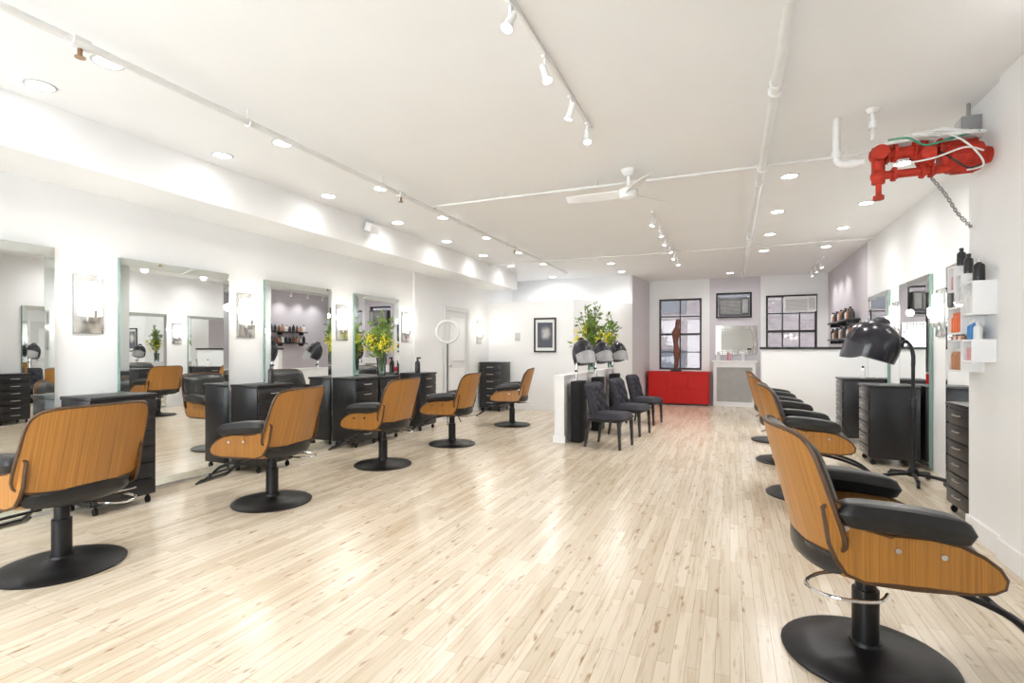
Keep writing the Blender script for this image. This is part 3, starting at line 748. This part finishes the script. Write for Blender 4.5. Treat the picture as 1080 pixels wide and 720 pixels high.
ac(-.25,.41,2.11,2.52,YF+.03,'dark grey air conditioner filling the small opening above the crystal mirror','darkgrey','grey','grey')
ac(1.13,1.76,2.16,2.50,YF+.03,'white air conditioner in the top of the right rear window')
for j,z in enumerate((1.48,1.80)):
    t = thing('product_shelf', ['lower','upper'][j]+' dark product shelf on the lavender rear wall', 'shelf', (XR,11.15,z))
    MB().bx(-.20,0,-.95,.95,0,.03).build('board', 'black', t, smooth=False)
    for s in (-.8,0,.8): MB().bx(-.17,-.0,s-.01,s+.01,-.06,0).build('bracket', 'black', t, smooth=False)
    for k in range(14):
        m = ['brownbottle','bottleblack','amber','bottleblack','bottlewhite'][(k*7+j*3) % 5]
        bottle((1.89,10.28+.134*k,z+.03), '%s bottle from the front on the %s rear product shelf' % (ORD[k],['lower','upper'][j]), m, .16+.025*((k*5) % 3), .040, 0, 'bottles on the rear shelves')

# ------------------------------------------------------------------ ceiling: pipes
K = 1.03
def up(q): return Vector((q[0]*K, q[1]*K, 1.3+(q[2]-1.3)*K))
def pipe(name, label, pts, r, hang, m='pipe', sprink=(), coup=()):
    pts = [up(q) for q in pts]; p0 = pts[0]; t = thing(name, label, 'pipe', p0)
    lengthwise = abs(pts[0].x-pts[-1].x) < .1
    MB().tube([q-p0 for q in pts], r, 12).build('pipe_run', m, t)
    for q in hang:
        q = up(q)-p0; h = MB(); R = r+.006
        h.tube([q+(Vector((math.cos(2*PI*k/16)*R,0,math.sin(2*PI*k/16)*R)) if lengthwise else Vector((0,math.cos(2*PI*k/16)*R,math.sin(2*PI*k/16)*R))) for k in range(16)], .005, 6, closed=True)
        h.cyl(q+Vector((0,0,r)), (q.x,q.y,H-p0.z), .006, seg=8); h.build('hanger', m, t)
    for q in coup:
        q = up(q)-p0; d = (pts[-1]-pts[0]).normalized()*.04
        MB().cyl(q-d,q+d,r*1.45,seg=14).build('coupling', m, t)
    for q in sprink:
        q = up(q)-p0; s = MB(); s.cyl(q,q+Vector((0,0,-r-.05)),.012,seg=10); s.cyl(q+Vector((0,0,-r-.05)),q+Vector((0,0,-r-.055)),.025,seg=14); s.build('sprinkler_head', 'brass', t)
    return t
pipe('ceiling_pipe', 'long white pipe under the ceiling above the left chairs', [(-3.05,-1.7,2.86),(-3.05,10.2,2.86)], .022,
     [(-3.05,y,2.86) for y in (1.2,2.6,4.1,5.6,7.1,8.6,10.0)], sprink=[(-3.05,y,2.86) for y in (1.6,4.4,7.4)], coup=[(-3.05,y,2.86) for y in (1.6,4.4,5.0,7.4)])
pipe('ceiling_pipe', 'thick white pipe running lengthwise under the ceiling centre right', [(.25,-1.7,2.86),(.25,12.2,2.86)], .028,
     [(.25,y,2.86) for y in (1.6,3.4,5.4,7.4,9.4,11.4)], coup=[(.25,3.55,2.86),(.25,5.0,2.86),(.25,8.0,2.86)])
pipe('ceiling_pipe', 'thin white pipe crossing the ceiling from left to right', [(-3.05,5.0,2.89),(1.4,5.0,2.89)], .014,
     [(x,5.0,2.89) for x in (-2.2,-1.2,.9)])
pipe('ceiling_pipe', 'thin white conduit crossing the ceiling farther back', [(-4.2,8.9,2.90),(1.9,8.9,2.90)], .012, [(x,8.9,2.90) for x in (-2.0,1.2)])
t = thing('drop_pipe', 'white elbow pipe dropping from ceiling beside the red machine', 'pipe', (.72,4.45,H))
MB().tube(catmull([(0,0,0),(0,0,-.10),(0,0,-.27),(.015,0,-.33),(.06,0,-.35),(.12,-.01,-.35),(.17,-.02,-.35)],5), .026, 14).build('pipe_run', 'pipe', t)
MB().cyl((0,0,-.25),(0,0,-.295),.034).build('coupling', 'pipe', t); MB().cyl((.08,0,-.35),(.13,-.01,-.35),.034).build('coupling', 'pipe', t)
t = thing('drop_pipe', 'thin white hanger pipe above the red machine', 'pipe', (.93,4.38,H))
MB().cyl((0,0,0),(0,0,-.22),.012).build('pipe_run', 'pipe', t); MB().lathe([(0,-.03),(.03,-.03),(.045,0),(0,0)],16).build('flange', 'pipe', t); MB().cyl((0,0,-.09),(0,0,-.14),.03).build('coupling', 'pipe', t)

# ------------------------------------------------------------------ red machine
t = thing('red_machine', 'old red cast valve machine with cables mounted high on the right wall', 'machinery', (1.574,4.36,2.56))
def X(x): return x-1.574
def flange(m, x, y, z, r, w=.02):
    m.cyl((X(x-w/2),y,z),(X(x+w/2),y,z),r,seg=22)
    for k in range(6):
        a = 2*PI*k/6; m.cyl((X(x-w),y+r*.78*math.cos(a),z+r*.78*math.sin(a)),(X(x+w),y+r*.78*math.cos(a),z+r*.78*math.sin(a)),.008,seg=6)
m = MB(); m.cyl((X(.93),0,.10),(X(1.50),0,.10),.040,seg=20)
for x in (1.01,1.05,1.16,1.30): flange(m, x, 0, .10, .066, .016)
m.build('upper_shaft', 'redmetal', t)
m = MB(); m.cyl((X(.94),-.03,-.05),(X(1.42),-.03,-.05),.028,seg=16)
for x in (1.04,1.20,1.25): flange(m, x, -.03, -.05, .048, .016)
m.build('lower_shaft', 'redmetal', t)
m = MB(); m.cyl((X(.955),-.01,.15),(X(.955),-.01,-.10),.040,seg=20); m.ball((X(.955),-.01,.10),(.058,.058,.058),16); m.ball((X(.955),-.02,-.05),(.05,.05,.05),16)
m.cyl((X(.955),-.05,.10),(X(.955),-.09,.10),.05,seg=18); m.cyl((X(.955),-.02,-.10),(X(.955),-.02,-.20),.018,seg=12); m.cyl((X(.955),-.02,-.185),(X(.955),-.02,-.215),.034,seg=6); m.build('gear_case', 'redmetal', t)
m = MB(); m.ball((X(1.22),-.01,.05),(.06,.065,.09),18); m.cyl((X(1.22),-.05,.05),(X(1.22),-.10,.05),.045,seg=18); m.cyl((X(1.22),-.01,.10),(X(1.22),-.01,.17),.022,seg=12); m.build('valve_body', 'redmetal', t)
m = MB(); m.lathe([(0,1.30),(.06,1.30),(.07,1.33),(.095,1.345),(.10,1.37),(.10,1.49),(.09,1.52),(.06,1.535),(.05,1.574),(0,1.574)],30,Matrix.Translation((X(0),0,.02)) @ Matrix.Rotation(PI/2,4,'Y'))
for k in range(12):
    a = 2*PI*k/12; m.cyl((X(1.375),.10*math.cos(a),.02+.10*math.sin(a)),(X(1.485),.10*math.cos(a),.02+.10*math.sin(a)),.008,seg=6)
m.build('motor', 'redmetal', t)
MB().tube(catmull([(X(.95),.02,.16),(X(1.1),.02,.175),(X(1.3),.03,.185),(X(1.5),.03,.18)],6), .030, 12).build('wrapped_pipe', 'wrap', t)
for q in range(4):
    y0 = -.03-.022*q
    MB().tube(catmull([(X(.98+.05*q),y0,.155+.01*q),(X(1.12+.03*q),y0-.02,.18-.015*(q % 2)),(X(1.28),y0+.01,.165+.02*(q % 3)),(X(1.42),y0-.02,.18-.01*q),(X(1.52),y0+.02,.15)],6), .014, 8).build('wrapped_pipe', 'wrap', t)
def cable(pts, mm, r=.006): MB().tube(catmull(pts,6), r, 6).build('cable', mm, t)
cable([(X(1.0),-.06,.18),(X(1.1),-.10,.165),(X(1.2),-.105,.10),(X(1.32),-.11,.12),(X(1.48),-.11,.15)], 'greencable')
cable([(X(1.1),-.07,.19),(X(1.2),-.10,.19),(X(1.34),-.11,.14),(X(1.44),-.125,.04),(X(1.5),-.11,-.07),(X(1.42),-.09,-.09)], 'wrap')
cable([(X(1.28),-.10,.05),(X(1.35),-.125,-.03),(X(1.42),-.125,-.085),(X(1.50),-.10,-.06)], 'black')
cable([(X(1.0),-.06,.02),(X(1.1),-.09,.0),(X(1.25),-.11,.01),(X(1.4),-.125,.05),(X(1.5),-.11,.02)], 'wrap')
t = thing('hanging_chain', 'metal chain running diagonally below the red machine to the wall', 'chain', (1.25,4.33,2.46))
path = catmull([(0,0,0),(.10,.08,-.10),(.21,.21,-.21),(.32,.32,-.29)],8); ch = MB()
for k in range(len(path)-1):
    a,b = path[k],path[k+1]; d = (b-a).normalized(); n = d.orthogonal().normalized()
    if k % 2: n = d.cross(n)
    c = (a+b)/2; L = (b-a).length*.75
    ch.tube([c+d*L*math.cos(2*PI*j/10)+n*.010*math.sin(2*PI*j/10) for j in range(10)], .0035, 5, closed=True)
ch.build('links', 'grey', t)
t = thing('control_box', 'small grey electrical box high on the right wall', 'electrical box', (1.574,4.54,2.74))
MB().bx(-.11,0,-.06,.06,0,.16,.006).build('case', 'grey', t); MB().bx(-.118,-.11,-.05,.05,.01,.15,.004).build('lid', 'lightgrey', t); MB().cyl((-.055,0,.16),(-.055,0,.259),.012,seg=10).build('conduit', 'grey', t)

# ------------------------------------------------------------------ ceiling fan
t = thing('ceiling_fan', 'white three-blade ceiling fan in the middle of the ceiling', 'ceiling fan', (-.86*K,4.82*K,H))
MB().lathe([(0,0),(.07,0),(.065,-.03),(.03,-.06),(0,-.06)],24).build('canopy', 'trim', t)
MB().cyl((0,0,-.05),(0,0,-.19),.013).build('downrod', 'trim', t)
MB().lathe([(0,-.16),(.04,-.165),(.085,-.19),(.095,-.23),(.08,-.27),(.03,-.29),(0,-.29)],28).build('motor_housing', 'trim', t)
for a in (3.05,3.05+2*PI/3,3.05+4*PI/3):
    R = Matrix.Rotation(a,3,'Z')
    def bl(u,v,s,R=R):
        r = .06+.54*(u+1)/2; w = .046*(1+.25*math.sin((u+1)/2*PI))*(1-.45*max(0,u)**3)
        return R @ Vector((r, v*w+.05*((u+1)/2)**2, -.225+.020*v+.008*s))
    MB().shell(bl,14,6).build('blade', 'trim', t)

# ------------------------------------------------------------------ track lights
def track(label, x, y0, y1, heads, power):
    x *= K; y0 *= K; y1 *= K
    t = thing('track_light', label, 'track light', (x,(y0+y1)/2,H))
    L = (y1-y0)/2
    MB().bx(-.015,.015,-L,L,-.025,0,.003).build('rail', 'trim', t)
    for (y,d) in heads:
        y *= K
        d = Vector(d).normalized(); yy = y-(y0+y1)/2; c = Vector((0,yy,-.115))
        h = MB(); h.cyl((0,yy,-.025),(0,yy,-.09),.007,seg=10); h.box((0,yy,-.03),(.024,.08,.02),.004)
        h.cyl(c-d*.055,c+d*.02,.018,.022,seg=18); h.cyl(c+d*.02,c+d*.05,.022,.029,seg=18)
        o = h.build('lamp_head', 'trim', t)
        MB().cyl(c+d*.048,c+d*.0525,.025,seg=18).build('lens', 'lens', o)
        lamp('track_spot', (x+c.x+d.x*.07,y+d.y*.07,H+c.z+d.z*.07), power, 1.9, 1., direction=d, radius=.035)
track('white track light nearest the camera with four spot heads', -.95, 2.05, 3.78, [(2.25,(-.2,-.5,-1)),(2.75,(.35,-.1,-1)),(3.25,(-.35,.1,-1)),(3.68,(.1,-.3,-1))], 20)
track('long white track light beyond the ceiling fan over the seats', -.85, 6.3, 9.9, [(6.45,(-.4,-.2,-1)),(7.1,(.3,-.1,-1)),(7.7,(-.3,0,-1)),(8.3,(.3,0,-1)),(8.95,(-.3,-.2,-1)),(9.6,(.2,-.2,-1))], 22)
track('short white track light in the far right corner above the shelves', 1.52, 10.6, 12.4, [(10.9,(.4,0,-1)),(11.5,(.4,.1,-1)),(12.1,(.4,.1,-1))], 16)

# ------------------------------------------------------------------ downlights
def make_downlight():
    t = thing('recessed_downlight', '', 'ceiling light')
    MB().lathe([(.070,-.0005),(.084,-.0005),(.086,-.003),(.083,-.006),(.070,-.006)],28).build('trim_ring', 'lightgrey', t)
    MB().lathe([(0,-.001),(.071,-.001),(.071,-.004),(0,-.004)],28).build('lens', 'lens', t)
    return t
dl = make_downlight(); first = True
rows = [(-3.97,[.6+1.265*k for k in range(8)],'row beside the left soffit',7),(-3.29,[.6+1.265*k for k in range(8)],'row above the left chairs',28),
        (.52,[5.58,6.95,8.28,9.6],'row above the right chairs',46),(1.41,[3.0,5.58,6.93,8.22,9.6],'row beside the right wall',22),(-2.1,[9.9,11.0],'short row before the partition',36),
        (-3.7,[11.2],'added fill spot behind the partition',80),(0.0,[12.1],'single spot before the radiator cover',46)]  # partition spot is added to brighten the dark space beyond it
for x,ys,nm,pw in rows:
    for k,y in enumerate(ys):
        place(dl, first, (x*K,y*K,H), 0, '%s round downlight from the camera in the %s' % (ORD[k],nm) if len(ys) > 1 else 'round recessed downlight, '+nm, 'recessed downlights'); first = False
        lamp('downlight_spot', (x*K,y*K,H-.02), pw, 3.0, 1., radius=.07)

t = thing('wall_speaker', 'small white loudspeaker on the left soffit', 'speaker', (SX+.001,5.55,2.88))
MB().box((.07,0,0),(.11,.19,.11),.012, rot=Matrix.Rotation(.3,3,'Y')).build('cabinet', 'trim', t); MB().box((.015,0,.02),(.03,.05,.05),.004).build('bracket', 'trim', t)

# ------------------------------------------------------------------ world and colour
w = bpy.data.worlds.new('world'); scene.world = w; w.use_nodes = True
bg = w.node_tree.nodes['Background']; bg.inputs[0].default_value = (.94,.975,1,1); bg.inputs[1].default_value = 8.8
scene.view_settings.view_transform = 'Standard'
scene.view_settings.exposure = 0.42
